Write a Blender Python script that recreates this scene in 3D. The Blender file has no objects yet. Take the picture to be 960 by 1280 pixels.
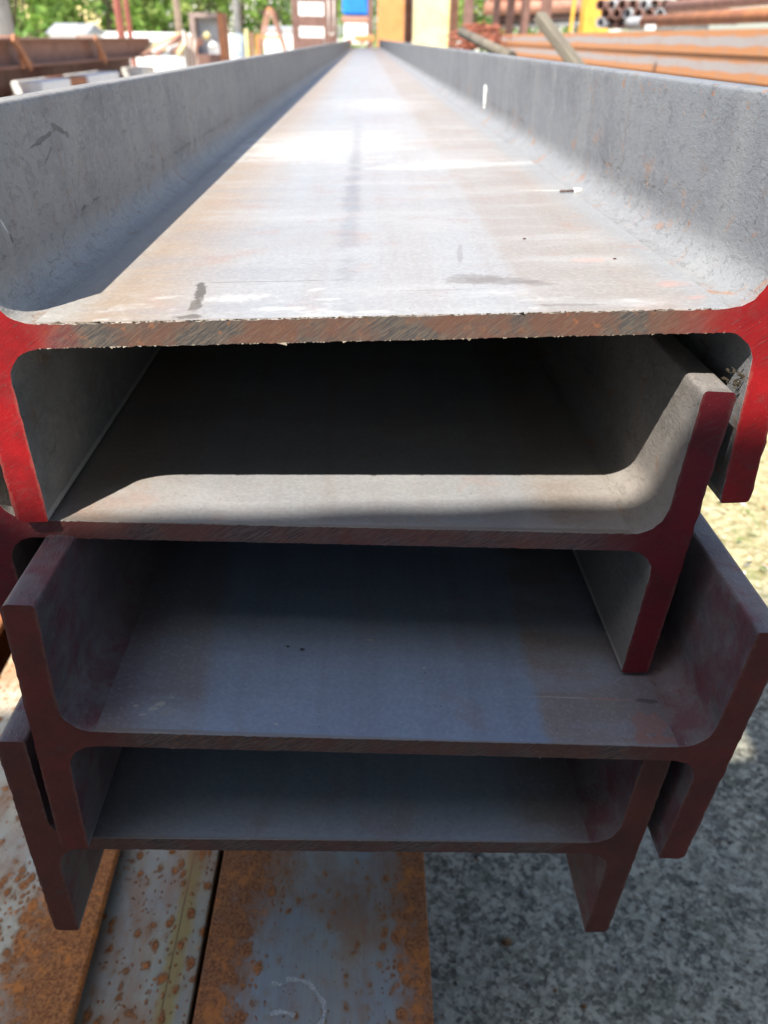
import bpy, bmesh, math, random
from mathutils import Vector, Matrix
random.seed(7)
sc = bpy.context.scene
COL = sc.collection
PI = math.pi

# ------------------------------------------------------------------ camera
CAM_H = 1.4
F_PX, PITCH, YAW, ROLL = 967.36, 0.5495156, 0.0317126, 0.0191226
S = 0.55144486
def cam_axes():
    p, y, r = PITCH, YAW, ROLL
    F = Vector((math.sin(y)*math.cos(p), math.cos(y)*math.cos(p), -math.sin(p)))
    R = Vector((math.cos(y), -math.sin(y), 0)); U = R.cross(F)
    c, s = math.cos(r), math.sin(r)
    return F, c*R + s*U, -s*R + c*U
FW, RT, UP = cam_axes()
cam_data = bpy.data.cameras.new('camera'); cam = bpy.data.objects.new('camera', cam_data); COL.objects.link(cam)
M = Matrix((RT, UP, -FW)).transposed().to_4x4(); M.translation = Vector((0, 0, CAM_H)); cam.matrix_world = M
cam_data.sensor_fit = 'HORIZONTAL'; cam_data.sensor_width = 36.0; cam_data.lens = F_PX/960*36
cam_data.clip_start = 0.02; cam_data.clip_end = 2000
cam_data.dof.use_dof = True; cam_data.dof.focus_distance = 0.63; cam_data.dof.aperture_fstop = 8.5
sc.camera = cam
def ray(px, py): return FW + RT*((px-480)/F_PX) - UP*((py-640)/F_PX)
def at(px, py, Y):                      # world point on a sight line at depth y = Y
    d = ray(px, py); return Vector((0, 0, CAM_H)) + d*(Y/d.y)
def at_z(px, py, z):
    d = ray(px, py); return Vector((0, 0, CAM_H)) + d*((z-CAM_H)/d.z)

# ------------------------------------------------------------------ world, sun, exposure
SUN_D = Vector((0.43, 0.57, -1.0)).normalized()
w = bpy.data.worlds.new('World'); sc.world = w; w.use_nodes = True
wt = w.node_tree; wt.nodes.clear()
sky = wt.nodes.new('ShaderNodeTexSky'); sky.sky_type = 'NISHITA'; sky.sun_disc = False
sky.sun_elevation = math.asin(-SUN_D.z); sky.sun_rotation = math.atan2(-SUN_D.x, -SUN_D.y) % (2*PI)
sky.air_density = 1.0; sky.dust_density = 1.6; sky.ozone_density = 1.0
bg = wt.nodes.new('ShaderNodeBackground'); bg.inputs[1].default_value = 0.15
wo = wt.nodes.new('ShaderNodeOutputWorld'); wt.links.new(sky.outputs[0], bg.inputs[0]); wt.links.new(bg.outputs[0], wo.inputs[0])
sl = bpy.data.lights.new('sun', 'SUN'); sl.energy = 4.7; sl.angle = math.radians(0.53); sl.color = (1.0, 0.95, 0.87)
sun = bpy.data.objects.new('sun', sl); COL.objects.link(sun); sun.rotation_euler = SUN_D.to_track_quat('-Z', 'Y').to_euler()
sc.view_settings.view_transform = 'Standard'; sc.view_settings.look = 'None'
sc.view_settings.gamma = 1.0; sc.view_settings.use_curve_mapping = False
sc.view_settings.exposure = 1.05

# ------------------------------------------------------------------ node helpers
class NT:
    def __init__(s, name, rough=0.6, spec=0.5, metal=0.0):
        s.m = bpy.data.materials.new(name); s.m.use_nodes = True; s.t = s.m.node_tree
        s.b = s.t.nodes['Principled BSDF']; s.b.inputs['Roughness'].default_value = rough
        s.b.inputs['Specular IOR Level'].default_value = spec; s.b.inputs['Metallic'].default_value = metal
        s.tc = s.t.nodes.new('ShaderNodeTexCoord'); s.obj = s.tc.outputs['Object']
        s._xyz = None
    def n(s, k): return s.t.nodes.new(k)
    def put(s, sock, v):
        if hasattr(v, 'is_output'): s.t.links.new(v, sock)
        elif isinstance(v, (tuple, list)) and len(v) == 3 and len(sock.default_value) == 4: sock.default_value = (*v, 1)
        else: sock.default_value = v
    def xyz(s):
        if s._xyz is None:
            q = s.n('ShaderNodeSeparateXYZ'); s.put(q.inputs[0], s.obj); s._xyz = q.outputs
        return s._xyz
    def math(s, op, a, b=0.0, c=None, clamp=False):
        q = s.n('ShaderNodeMath'); q.operation = op; q.use_clamp = clamp
        s.put(q.inputs[0], a); s.put(q.inputs[1], b)
        if c is not None: s.put(q.inputs[2], c)
        return q.outputs[0]
    def map(s, scale=(1, 1, 1), loc=(0, 0, 0), rot=(0, 0, 0), vec=None):
        q = s.n('ShaderNodeMapping'); s.put(q.inputs[0], vec or s.obj)
        q.inputs['Scale'].default_value = scale; q.inputs['Location'].default_value = loc; q.inputs['Rotation'].default_value = rot
        return q.outputs[0]
    def noise(s, scale, detail=4, rough=0.55, dist=0.0, vec=None):
        q = s.n('ShaderNodeTexNoise'); s.put(q.inputs['Vector'], vec or s.obj)
        q.inputs['Scale'].default_value = scale; q.inputs['Detail'].default_value = detail
        q.inputs['Roughness'].default_value = rough; q.inputs['Distortion'].default_value = dist
        return q.outputs[0]
    def voro(s, scale, feature='F1', vec=None, rand=1.0, out='Distance'):
        q = s.n('ShaderNodeTexVoronoi'); q.feature = feature; s.put(q.inputs['Vector'], vec or s.obj)
        q.inputs['Scale'].default_value = scale; q.inputs['Randomness'].default_value = rand
        return q.outputs[out]
    def step(s, v, a, b):               # smooth 0..1 from a to b (a > b flips)
        q = s.n('ShaderNodeMapRange'); q.interpolation_type = 'SMOOTHSTEP'; q.clamp = True
        s.put(q.inputs['Value'], v)
        if a <= b: vals = (a, b, 0, 1)
        else: vals = (b, a, 1, 0)
        for i, x in zip(('From Min', 'From Max', 'To Min', 'To Max'), vals): q.inputs[i].default_value = x
        return q.outputs[0]
    def mix(s, f, a, b):
        q = s.n('ShaderNodeMix'); q.data_type = 'RGBA'; s.put(q.inputs[0], f); s.put(q.inputs[6], a); s.put(q.inputs[7], b)
        return q.outputs[2]
    def mul(s, a, b): return s.math('MULTIPLY', a, b)
    def add(s, a, b): return s.math('ADD', a, b)
    def bump(s, h, strength=0.5, dist=0.001, normal=None):
        q = s.n('ShaderNodeBump'); q.inputs['Strength'].default_value = strength; q.inputs['Distance'].default_value = dist
        s.put(q.inputs['Height'], h)
        if normal is not None: s.put(q.inputs['Normal'], normal)
        return q.outputs[0]
    def blob(s, a, b, ca, cb, ra, rb, wob=0.0, edge=0.25, ang=0.0):   # soft ellipse mask with its own ragged rim
        da = s.math('SUBTRACT', a, ca); db = s.math('SUBTRACT', b, cb)
        if ang:
            c, si = math.cos(ang), math.sin(ang)
            da, db = s.add(s.mul(da, c), s.mul(db, si)), s.add(s.mul(db, c), s.mul(da, -si))
        da = s.mul(da, 1/ra); db = s.mul(db, 1/rb)
        d = s.math('SQRT', s.add(s.mul(da, da), s.mul(db, db)))
        if hasattr(wob, 'is_output'): d = s.add(d, wob)
        return s.step(d, 1.0, 1.0-edge)
    def done(s, color, normal=None, rough=None):
        s.put(s.b.inputs['Base Color'], color)
        if normal is not None: s.put(s.b.inputs['Normal'], normal)
        if rough is not None: s.put(s.b.inputs['Roughness'], rough)
        return s.m

# ------------------------------------------------------------------ object helpers
def tag(o, label=None, cat=None, group=None, kind=None):
    if label: o['label'] = label
    if cat: o['category'] = cat
    if group: o['group'] = group
    if kind: o['kind'] = kind
    return o
def empty(name, loc, label, cat, group=None, rot=(0, 0, 0)):
    o = bpy.data.objects.new(name, None); COL.objects.link(o); o.location = loc; o.rotation_euler = rot
    o.empty_display_size = 0.1
    return tag(o, label, cat, group)
def link_mesh(name, bm, mats, parent=None, smooth=False):
    me = bpy.data.meshes.new(name); bm.normal_update(); bm.to_mesh(me); bm.free()
    for m in (mats if isinstance(mats, (list, tuple)) else [mats]): me.materials.append(m)
    if smooth:
        for p in me.polygons: p.use_smooth = True
    o = bpy.data.objects.new(name, me); COL.objects.link(o)
    if parent: o.parent = parent
    return o
def add_box(bm, x0, x1, y0, y1, z0, z1, mat=0, M=None, bevel=0.0):
    ps = [(x0,y0,z0),(x1,y0,z0),(x1,y1,z0),(x0,y1,z0),(x0,y0,z1),(x1,y0,z1),(x1,y1,z1),(x0,y1,z1)]
    vs = [bm.verts.new(M @ Vector(p) if M else p) for p in ps]
    fs = [bm.faces.new([vs[i] for i in f]) for f in ((0,3,2,1),(4,5,6,7),(0,1,5,4),(1,2,6,5),(2,3,7,6),(3,0,4,7))]
    for f in fs: f.material_index = mat
    if bevel:
        es = list({e for f in fs for e in f.edges})
        bmesh.ops.bevel(bm, geom=es, offset=bevel, segments=1, affect='EDGES')
def add_tube(bm, a, b, r, r2=None, seg=12, wall=0.0, mat=0):
    a = Vector(a); b = Vector(b); ax = (b-a).normalized(); r2 = r if r2 is None else r2
    ref = Vector((0,0,1)) if abs(ax.z) < .9 else Vector((1,0,0))
    u = ax.cross(ref).normalized(); v = ax.cross(u)
    def ring(c, rr): return [bm.verts.new(c + u*(rr*math.cos(2*PI*i/seg)) + v*(rr*math.sin(2*PI*i/seg))) for i in range(seg)]
    A = ring(a, r); B = ring(b, r2)
    for i in range(seg):
        f = bm.faces.new((A[i], A[(i+1)%seg], B[(i+1)%seg], B[i])); f.smooth = True; f.material_index = mat
    if wall:
        A2 = ring(a, r-wall); B2 = ring(b, r2-wall)
        for i in range(seg):
            j = (i+1) % seg
            f = bm.faces.new((A2[j], A2[i], B2[i], B2[j])); f.smooth = True; f.material_index = mat
            bm.faces.new((A[j], A[i], A2[i], A2[j])).material_index = mat; bm.faces.new((B[i], B[j], B2[j], B2[i])).material_index = mat
    else:
        bm.faces.new(list(reversed(A))); bm.faces.new(B)
def box_obj(name, x0, x1, y0, y1, z0, z1, m, parent=None, bevel=0.0, M=None):
    bm = bmesh.new(); add_box(bm, x0, x1, y0, y1, z0, z1, 0, M, bevel); return link_mesh(name, bm, m, parent)
def tube_obj(name, a, b, r, m, parent=None, **k):
    bm = bmesh.new(); add_tube(bm, a, b, r, **k); return link_mesh(name, bm, m, parent)

# ------------------------------------------------------------------ beam data (fitted to the photograph)
H, B_, TW, TF, RF = 0.6089713, 0.300, 0.0181072, 0.0260471, 0.026
BEAMS = {  # x, z, roll, y0, skew, vertical skew, web offset
 'A': (0.02804, -0.33742, 0.02996, 1.0, 0.00912, 0.02526, 0.00965),
 'B': (-0.04447, -0.66795, -0.01605, 0.99889, -0.01406, -0.05523, 0.01364),
 'C': (0.0473, -0.95989, -0.05596, 0.84457, 0.00976, -0.0274, 0.00973),
 'D': (-0.04316, -1.25599, -0.03448, 0.87967, 0.0037, -0.01974, 0.00844)}
def web_uv(n, px, py):                  # local (x, y) on the upper web face under a pixel of the photograph
    x, z, ro, y0, sk, vs, vo = BEAMS[n]
    nrm = Vector((-math.sin(ro), 0, math.cos(ro))); c0 = Vector((x*S, y0*S, z*S))
    top = c0 + nrm*(vo*S + TW/2); d = ray(px, py); q = d*(top.dot(nrm)/d.dot(nrm))
    return (q-c0).dot(Vector((math.cos(ro), 0, math.sin(ro)))), q.y - y0*S

# ------------------------------------------------------------------ steel materials
def web_material(n, seed, tanL, tanR, c_mid, c_left, c_right, whites=0.0, marks=(), rimc=None):
    t = NT('mill_scale_web', rough=0.55, spec=0.45); X, Y, Z = t.xyz()
    o = (seed, seed*2.3, 0)
    wv = t.map(loc=o)
    n1 = t.noise(9, 5, .6, vec=wv); n2 = t.noise(55, 5, .6, vec=wv); nf = t.noise(900, 3, .7, vec=wv); n3 = t.noise(260, 4, .7, vec=wv)
    Xw = t.add(X, t.mul(t.math('SUBTRACT', n1, .5), .05))
    left = t.step(Xw, tanL[1], tanL[0]); Xr = t.add(t.add(X, t.mul(t.math('SUBTRACT', n2, .5), .016)), t.mul(t.math('SUBTRACT', n1, .5), .02)); right = t.step(Xr, tanR[0], tanR[1])
    col = t.mix(left, c_mid, c_left); col = t.mix(right, col, c_right)
    # long rolling streaks and cross drifts
    st = t.noise(1, 4, .55, vec=t.map(scale=(38, 1.1, 1), loc=o)); cr = t.noise(1, 4, .6, vec=t.map(scale=(3.0, 11, 1), loc=o))
    col = t.mix(t.mul(t.step(st, .42, .72), .22), col, (c_left[0]*.75, c_left[1]*.72, c_left[2]*.74))
    col = t.mix(t.mul(t.step(cr, .50, .66), .50), col, (c_mid[0]*1.25, c_mid[1]*1.22, c_mid[2]*1.18))
    col = t.mix(t.mul(t.step(cr, .48, .34), .35), col, (c_mid[0]*.72, c_mid[1]*.72, c_mid[2]*.76))
    if rimc:                            # the web takes on the flange's own scale colour towards the fillets
        for sgn, cc in ((-1, rimc[0]), (1, rimc[1])):
            col = t.mix(t.step(t.add(t.mul(X, sgn), t.mul(t.math('SUBTRACT', n2, .5), .03)), .205, .250), col, tuple(q*1.17 for q in cc))
    # rust bloom
    pk = t.step(t.noise(14, 6, .65, .4, vec=t.map(loc=(seed+4, 1, 0))), .54, .68)
    col = t.mix(t.mul(pk, .32), col, (c_right[0]*1.15, c_right[1]*.74, c_right[2]*.62))
    # fine mottling
    col = t.mix(t.mul(t.step(n3, .46, .66), .22), col, (c_mid[0]*.55, c_mid[1]*.55, c_mid[2]*.58))
    col = t.mix(t.mul(t.step(n3, .50, .34), .22), col, (min(.9,c_mid[0]*1.5), min(.9,c_mid[1]*1.45), min(.9,c_mid[2]*1.4)))
    if whites:
        wn = t.noise(1, 6, .68, .5, vec=t.map(scale=(14, 30, 1), loc=(seed, 3, 0)))
        near = t.step(Y, .11, .0)
        wm = t.mul(t.step(wn, .52, .66), near); wm = t.mul(wm, t.step(t.noise(130, 5, .75, vec=wv), .36, .60)); col = t.mix(t.mul(wm, whites), col, (.56, .55, .52))
    # pits and grit
    v1 = t.voro(95, vec=wv); grit = t.mul(t.step(v1, .10, .05), t.step(n1, .47, .60)); col = t.mix(t.mul(grit, .8), col, (.07, .06, .055))
    v2 = t.voro(150, vec=t.map(loc=(seed+9, 2, 0))); col = t.mix(t.mul(t.mul(t.step(v2, .11, .06), t.step(n2, .5, .6)), .6), col, (.55, .53, .48))
    wob = t.mul(t.math('SUBTRACT', t.noise(120, 5, .7, vec=wv), .5), 2.2)
    for (a, b, ra, rb, ang, c, op) in marks:
        big = max(ra, rb) > .05 and min(ra, rb) > .008; col = t.mix(t.mul(t.blob(X, Y, a, b, ra*(1.3 if big else 1), rb*(1.3 if big else 1), t.mul(t.add(wob, t.mul(t.math('SUBTRACT', cr, .5), 4.0)), 1.0) if big else wob, .95 if big else (.9 if c[0] > .5 else .35), ang), op*(.6 if big else 1)), col, c if not big else tuple(q*.72 for q in c))
    # burnt rim along the sawn end
    rim = t.step(t.add(Y, t.mul(t.math('SUBTRACT', n3, .5), .006)), .0035, .0008); col = t.mix(t.mul(rim, .6), col, (.16, .13, .10))
    hgt = t.add(t.add(t.mul(nf, .35), t.mul(n3, .6)), t.mul(n2, .5))
    nr = t.bump(hgt, .38, .0010)
    return t.done(col, nr, t.add(.34, t.mul(n2, .28)))

def flange_material(name, seed, base, rust, edge_rust=0.0, grain=1.0, pale=(.55, .52, .46), marks=(), overspray=False):
    t = NT(name, rough=.58, spec=.42); X, Y, Z = t.xyz(); o = (seed, seed*1.7, seed*.6)
    wv = t.map(loc=o)
    n1 = t.noise(7, 5, .6, vec=wv); n2 = t.noise(60, 5, .65, vec=wv); n3 = t.noise(330, 4, .7, vec=wv)
    g = t.noise(1, 5, .7, .6, vec=t.map(scale=(300, 120, 240), loc=o, rot=(.5, 0, 0)))
    az = t.math('ABSOLUTE', t.math('SUBTRACT', Z, .0053))
    col = t.mix(t.step(n1, .35, .7), base, (base[0]*.70, base[1]*.70, base[2]*.72))
    vert = t.noise(1, 4, .6, vec=t.map(scale=(4, 22, 2.2), loc=o)); col = t.mix(t.mul(t.step(vert, .48, .68), .30), col, (base[0]*1.35, base[1]*1.3, base[2]*1.2))
    # bright scaly fillet strip beside the web and the cracked scale line above it
    fil = t.step(t.add(az, t.mul(t.math('SUBTRACT', n2, .5), .010)), .046, .034); col = t.mix(t.mul(fil, .34), col, (base[0]*1.5, base[1]*1.45, base[2]*1.38))
    jag = t.noise(1, 6, .75, .8, vec=t.map(scale=(60, 60, 18), loc=o))
    ln = t.math('ABSOLUTE', t.math('SUBTRACT', t.add(az, t.mul(t.math('SUBTRACT', jag, .5), .022)), .048))
    line = t.mul(t.step(ln, .0016, .0003), t.mul(t.step(n1, .50, .58), t.step(n2, .42, .55)))
    col = t.mix(t.mul(line, .7), col, (.10, .06, .035))
    rz = t.mul(t.step(az, .10, .05), t.step(t.noise(26, 6, .7, .5, vec=wv), .56, .66)); col = t.mix(t.mul(rz, .75), col, rust)
    top = t.mul(t.step(az, .105, .14), t.step(t.noise(75, 5, .7, vec=wv), .60, .66)); col = t.mix(t.mul(top, edge_rust), col, (.36, .15, .06))
    pr = t.step(t.noise(16, 5, .65, .3, vec=t.map(loc=(seed+2, 5, 1))), .62, .74); col = t.mix(t.mul(pr, .35), col, rust)
    # narrow tip surfaces: their sunlit paleness is painted into the colour
    col = t.mix(t.mul(t.step(t.add(az, t.mul(t.math('SUBTRACT', n2, .5), .003)), .1465, .1490), .65), col, pale)
    col = t.mix(t.mul(t.step(n3, .52, .66), .25), col, (base[0]*.5, base[1]*.5, base[2]*.5))
    fl = t.step(t.noise(1, 5, .7, 1.2, vec=t.map(scale=(110, 50, 75), loc=o)), .50, .57); fl = t.mul(fl, t.step(n1, .38, .56)); col = t.mix(t.mul(fl, .22), col, (base[0]*1.55, base[1]*1.55, base[2]*1.55))
    dk = t.step(t.noise(1, 5, .72, .9, vec=t.map(scale=(160, 70, 120), loc=(seed, 8, 2))), .56, .63); col = t.mix(t.mul(dk, .28), col, (base[0]*.42, base[1]*.42, base[2]*.44))
    run = t.mul(t.step(t.noise(1, 3, .6, vec=t.map(scale=(5, 55, 1.5), loc=(seed, 3, 0))), .60, .68), t.step(n2, .40, .60)); col = t.mix(t.mul(run, .35), col, rust)
    for (ma, mb, ra, rb, an, mc, mo) in marks: col = t.mix(t.mul(t.blob(Y, Z, ma, mb, ra, rb, t.mul(t.math('SUBTRACT', n2, .5), 2.4), .3, an), mo), col, mc)
    if overspray: ov = t.mul(t.step(t.add(Y, t.mul(t.math('SUBTRACT', n1, .5), .3)), .22, .02), t.step(t.noise(22, 5, .7, vec=wv), .42, .62)); col = t.mix(t.mul(ov, .65), col, (.13, .025, .035))
    sp = t.voro(140, vec=wv); col = t.mix(t.mul(t.mul(t.step(sp, .10, .05), t.step(n1, .5, .6)), .6), col, (.5, .48, .44))
    h = t.add(t.add(t.mul(n3, .5), t.mul(n2, .7)), t.add(t.mul(g, grain), t.mul(t.add(line, t.mul(dk, .4)), -1.2)))
    return t.done(col, t.bump(h, .6, .0014), t.add(.38, t.mul(n2, .3)))

def end_material(name, seed, red, red_dark, metal, reach, rough=.35):
    """sawn end: red paint on the flanges running out over the web, diagonal saw streaks"""
    t = NT(name, rough=rough, spec=.5); X, Y, Z = t.xyz(); o = (seed, 0, seed*1.3)
    s1 = t.noise(1, 5, .65, .15, vec=t.map(scale=(620, 1, 60), loc=o, vec=t.map(rot=(0, math.radians(-58), 0))))
    s2 = t.noise(1, 4, .6, .1, vec=t.map(scale=(1100, 1, 50), loc=o, vec=t.map(rot=(0, math.radians(-50), 0))))
    n1 = t.noise(18, 5, .65, .3, vec=t.map(loc=o)); n2 = t.noise(140, 5, .7, vec=t.map(loc=o)); n3 = t.noise(600, 3, .7, vec=t.map(loc=o))
    ax = t.math('ABSOLUTE', X)
    m = t.mix(t.step(s1, .42, .60), metal[0], metal[1]); m = t.mix(t.mul(t.step(n1, .42, .58), .75), m, metal[2])
    m = t.mix(t.mul(t.step(s2, .50, .62), .5), m, (metal[1][0]*1.3, metal[1][1]*1.2, metal[1][2]*1.1))
    m = t.mix(t.mul(t.step(n2, .58, .68), .6), m, (.30, .12, .05))
    r = t.mix(t.step(n1, .35, .65), red, red_dark); r = t.mix(t.mul(t.step(s2, .52, .66), .28), r, (red[0]*1.35, red[1]*1.3+.01, red[2]*1.3+.01))
    r = t.mix(t.mul(t.step(n2, .60, .74), .30), r, (red_dark[0]*.5, red_dark[1]*.7+.01, red_dark[2]*.6))
    mask = t.step(t.add(ax, t.mul(t.math('SUBTRACT', n1, .5), .10)), reach[0], reach[1])
    col = t.mix(mask, m, r)
    rimd = t.math('MINIMUM', t.math('ABSOLUTE', t.math('SUBTRACT', ax, H/2)), t.math('ABSOLUTE', t.math('SUBTRACT', ax, H/2-TF)))
    rim = t.mul(t.step(t.add(rimd, t.mul(t.math('SUBTRACT', n2, .5), .008)), .0030, .0004), t.step(t.math('ABSOLUTE', t.math('SUBTRACT', Z, .0053)), .030, .042))
    col = t.mix(t.mul(rim, .65), col, (red_dark[0]*.9+.09, red_dark[1]+.065, red_dark[2]+.05))
    scuff = t.mul(t.step(s1, .56, .64), t.step(n1, .46, .60)); col = t.mix(t.mul(scuff, .6), col, (.09, .055, .05))
    thin = t.mul(t.step(t.noise(34, 6, .75, .5, vec=t.map(loc=(seed+3, 0, 2))), .54, .66), mask); col = t.mix(t.mul(thin, .45), col, (red[0]*.45+.035, red[1]+.03, red[2]+.025))
    dots = t.step(t.voro(210, vec=t.map(loc=o)), .07, .03); col = t.mix(t.mul(dots, .5), col, (.5, .45, .42))
    h = t.add(t.add(t.mul(s1, .5), t.mul(s2, .4)), t.add(t.mul(n2, .5), t.mul(n3, .25)))
    return t.done(col, t.bump(h, .40, .0008), t.add(rough, t.mul(n2, .25)))

def marks_glare_A():
    L = []
    def mk(px, py, rx, ry, ang, c, op):
        u, v = web_uv('A', px, py); L.append((u, v, rx, ry, ang, c, op))
    tar = (.10, .085, .065); gr = (.15,.13,.115); wh = (.56, .55, .51)
    mk(250, 366, .0050, .034, .12, (.075,.062,.045), .85); mk(244, 382, .0060, .022, .15, (.10,.085,.06), .8); mk(235, 396, .012, .006, 0, (.10,.08,.06), .8)
    mk(590, 349, .030, .017, .05, gr, .55); mk(632, 351, .036, .013, -.16, gr, .55); mk(668, 354, .020, .008, -.35, gr, .45)
    mk(715, 381, .030, .0035, 0, gr, .5)
    mk(330, 352, .075, .0011, .0, (.12,.10,.09), .7); mk(560, 362, .05, .0008, .02, (.15,.13,.12), .6)
    mk(575, 316, .0030, .045, -.1, (.18,.165,.155), .5)
    mk(300, 372, .035, .012, .1, wh, .45); mk(205, 372, .020, .007, .2, wh, .35); mk(345, 386, .03, .007, 0, wh, .5); mk(470, 390, .02, .004, 0, wh, .5)
    mk(395, 362, .010, .004, .5, wh, .8); mk(412, 374, .012, .004, .1, wh, .7)
    mk(640, 236, .10, .030, .1, (.55,.52,.47), .35); mk(690, 238, .05, .006, -.1, (.60,.57,.52), .6); mk(330, 185, .12, .12, .3, (.58,.56,.50), .4)  # wide pale blobs paint glare on the web; the thin one is chalk
    mk(395, 185, .10, .10, 0, (.66,.65,.61), .5); mk(540, 205, .10, .06, 0, (.68,.68,.66), .45); mk(470, 130, .14, .25, 0, (.75,.74,.70), .55); mk(430, 178, .20, .30, 0, (.72,.70,.64), .65); mk(560, 200, .12, .14, .2, (.66,.66,.63), .45); mk(400, 300, .06, .03, .3, (.45,.42,.38), .4)  # large pale blobs: mid-distance glare painted into the web colour
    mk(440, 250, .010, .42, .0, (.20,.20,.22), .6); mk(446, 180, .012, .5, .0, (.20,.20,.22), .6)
    mk(735, 325, .02, .010, 0, (.50,.26,.20), .30); mk(840, 355, .02, .012, .2, (.52,.25,.19), .35); mk(870, 372, .014, .008, 0, (.52,.25,.19), .3)
    return L
def marks_C():
    L = []
    for px, py, rx, ry, ang, c, op in ((710, 872, .040, .0012, 0, (.34,.33,.33), .8), (760, 874, .03, .0016, 0, (.34,.20,.17), .7), (808, 876, .014, .003, 0, (.06,.05,.045), .7),
        (200, 880, .006, .0035, .4, (.42,.40,.34), .7), (192, 886, .005, .0025, .2, (.42,.40,.34), .6), (170, 882, .003, .002, 0, (.40,.38,.33), .6), (178, 893, .004, .0015, .3, (.40,.38,.33), .6), (215, 872, .003, .0018, 0, (.42,.40,.34), .5), (208, 890, .008, .006, 0, (.30,.29,.25), .35), (345, 905, .002, .0014, 0, (.45,.44,.4), .6), (530, 835, .0025, .0016, 0, (.45,.44,.4), .5), (462, 800, .004, .0014, 0, (.45,.38,.28), .7), (820, 925, .03, .006, 0, (.28,.11,.07), .5),
        (810, 905, .02, .016, .6, (.30,.13,.09), .45), (378, 812, .0025, .0025, 0, (.02,.02,.02), .9), (360, 808, .002, .002, 0, (.02,.02,.02), .9)):
        u, v = web_uv('C', px, py); L.append((u, v, rx, ry, ang, c, op))
    return L
RED_A = end_material('bright_red_painted_end', 1.0, (.36,.008,.010), (.22,.008,.009), ((.060,.058,.058), (.135,.108,.085), (.155,.068,.042)), (.205, .275))
RED_B = end_material('dark_red_painted_end', 3.0, (.17,.008,.014), (.11,.008,.013), ((.075,.05,.05), (.19,.13,.12), (.20,.07,.055)), (.19, .28))
RED_C = end_material('brown_red_painted_end', 5.0, (.18,.032,.022), (.12,.026,.018), ((.07,.05,.045), (.17,.11,.09), (.15,.055,.04)), (.19, .27), .5)
RED_D = end_material('rust_red_painted_end', 8.0, (.16,.043,.028), (.11,.032,.022), ((.07,.05,.045), (.17,.12,.10), (.15,.055,.045)), (.19, .27), .55)
WEB = {
 'A': web_material('A', 2.0, (-.215, -.10), (.098, .122), (.285,.285,.285), (.30,.23,.165), (.262,.235,.21), .6, marks_glare_A(), ((.265,.25,.225), (.205,.21,.215))),
 'B': web_material('B', 6.0, (-.22, -.10), (.16, .20), (.24,.243,.248), (.265,.21,.165), (.24,.205,.175), 0.15, (), ((.225,.205,.185), (.225,.205,.185))),
 'C': web_material('C', 11.0, (-.185, -.165), (.130, .142), (.215,.27,.35), (.195,.19,.20), (.225,.20,.185), 0.0, marks_C(), ((.145,.12,.12), (.145,.12,.12))),
 'D': web_material('D', 15.0, (-.22, -.12), (.17, .20), (.24,.285,.34), (.215,.22,.23), (.21,.20,.195), 0.0, (), ((.145,.12,.12), (.145,.12,.12)))}
GREY_L = flange_material('grey_scaled_flange', 2.0, (.265,.25,.225), (.25,.14,.085), .2, .9, marks=((.16, .118, .036, .0022, .12, (.07,.065,.06), .8), (.205, .122, .022, .0030, -.3, (.08,.07,.06), .75), (.17, .106, .018, .0016, .4, (.09,.08,.07), .6), (.052, .070, .0016, .010, .6, (.6,.58,.55), .8), (.058, .062, .0022, .007, .3, (.06,.05,.05), .8)))
GREY_B = flange_material('pale_grey_scaled_flange', 31.0, (.225,.205,.185), (.26,.14,.08), .2, .9)
BLUE_R = flange_material('blue_grey_scaled_flange', 7.0, (.205,.21,.215), (.30,.16,.09), .9, 1.1)
PURP = flange_material('violet_grey_flange', 12.0, (.145,.12,.12), (.15,.05,.045), .3, 1.4, (.20,.20,.22), overspray=True)
BURR = NT('torn_steel_burr', rough=.5, spec=.6).done((.20,.16,.11))

# ------------------------------------------------------------------ beam builder
def web_mesh(n, L, mats, parent):
    x, z, ro, y0, sk, vs, vo = BEAMS[n]; vo = vo*S; hw = H/2 - TF - RF
    bm = bmesh.new(); N = 170; rnd = random.Random(n)
    ys = [0, .0012, .004, .03, .2, 1, 4, L]
    rows = []
    for k, yy in enumerate(ys):
        top, bot = [], []
        for i in range(N+1):
            u = -hw + 2*hw*i/N; e = 0 if i in (0, N) else 1
            jt = rnd.gauss(0, .00028)*e if k == 0 else (rnd.gauss(0, .00012)*e if k == 1 else 0)
            jb = rnd.gauss(0, .00030)*e if k == 0 else 0
            for lst, v in ((top, vo+TW/2+jt-(.0006 if k == 0 else 0)*e), (bot, vo-TW/2+jb)):
                yb = (sk*u + vs*v)*max(0, 1-yy/.5) if yy < .5 else 0
                lst.append(bm.verts.new((u, yy+yb + (rnd.gauss(0, .00002)*e if k == 0 else 0), v)))
        rows.append((top, bot))
    for k in range(len(ys)-1):
        (t0, b0), (t1, b1) = rows[k], rows[k+1]
        for i in range(N):
            f = bm.faces.new((t0[i], t0[i+1], t1[i+1], t1[i])); f.smooth = True
            f = bm.faces.new((b0[i+1], b0[i], b1[i], b1[i+1])); f.smooth = True
    for top, bot, fl in ((rows[0][0], rows[0][1], False), (rows[-1][0], rows[-1][1], True)):
        for i in range(N):
            q = (bot[i], bot[i+1], top[i+1], top[i]); f = bm.faces.new(q[::-1] if fl else q); f.material_index = 1
    o = link_mesh('web', bm, mats, parent); return o
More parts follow.
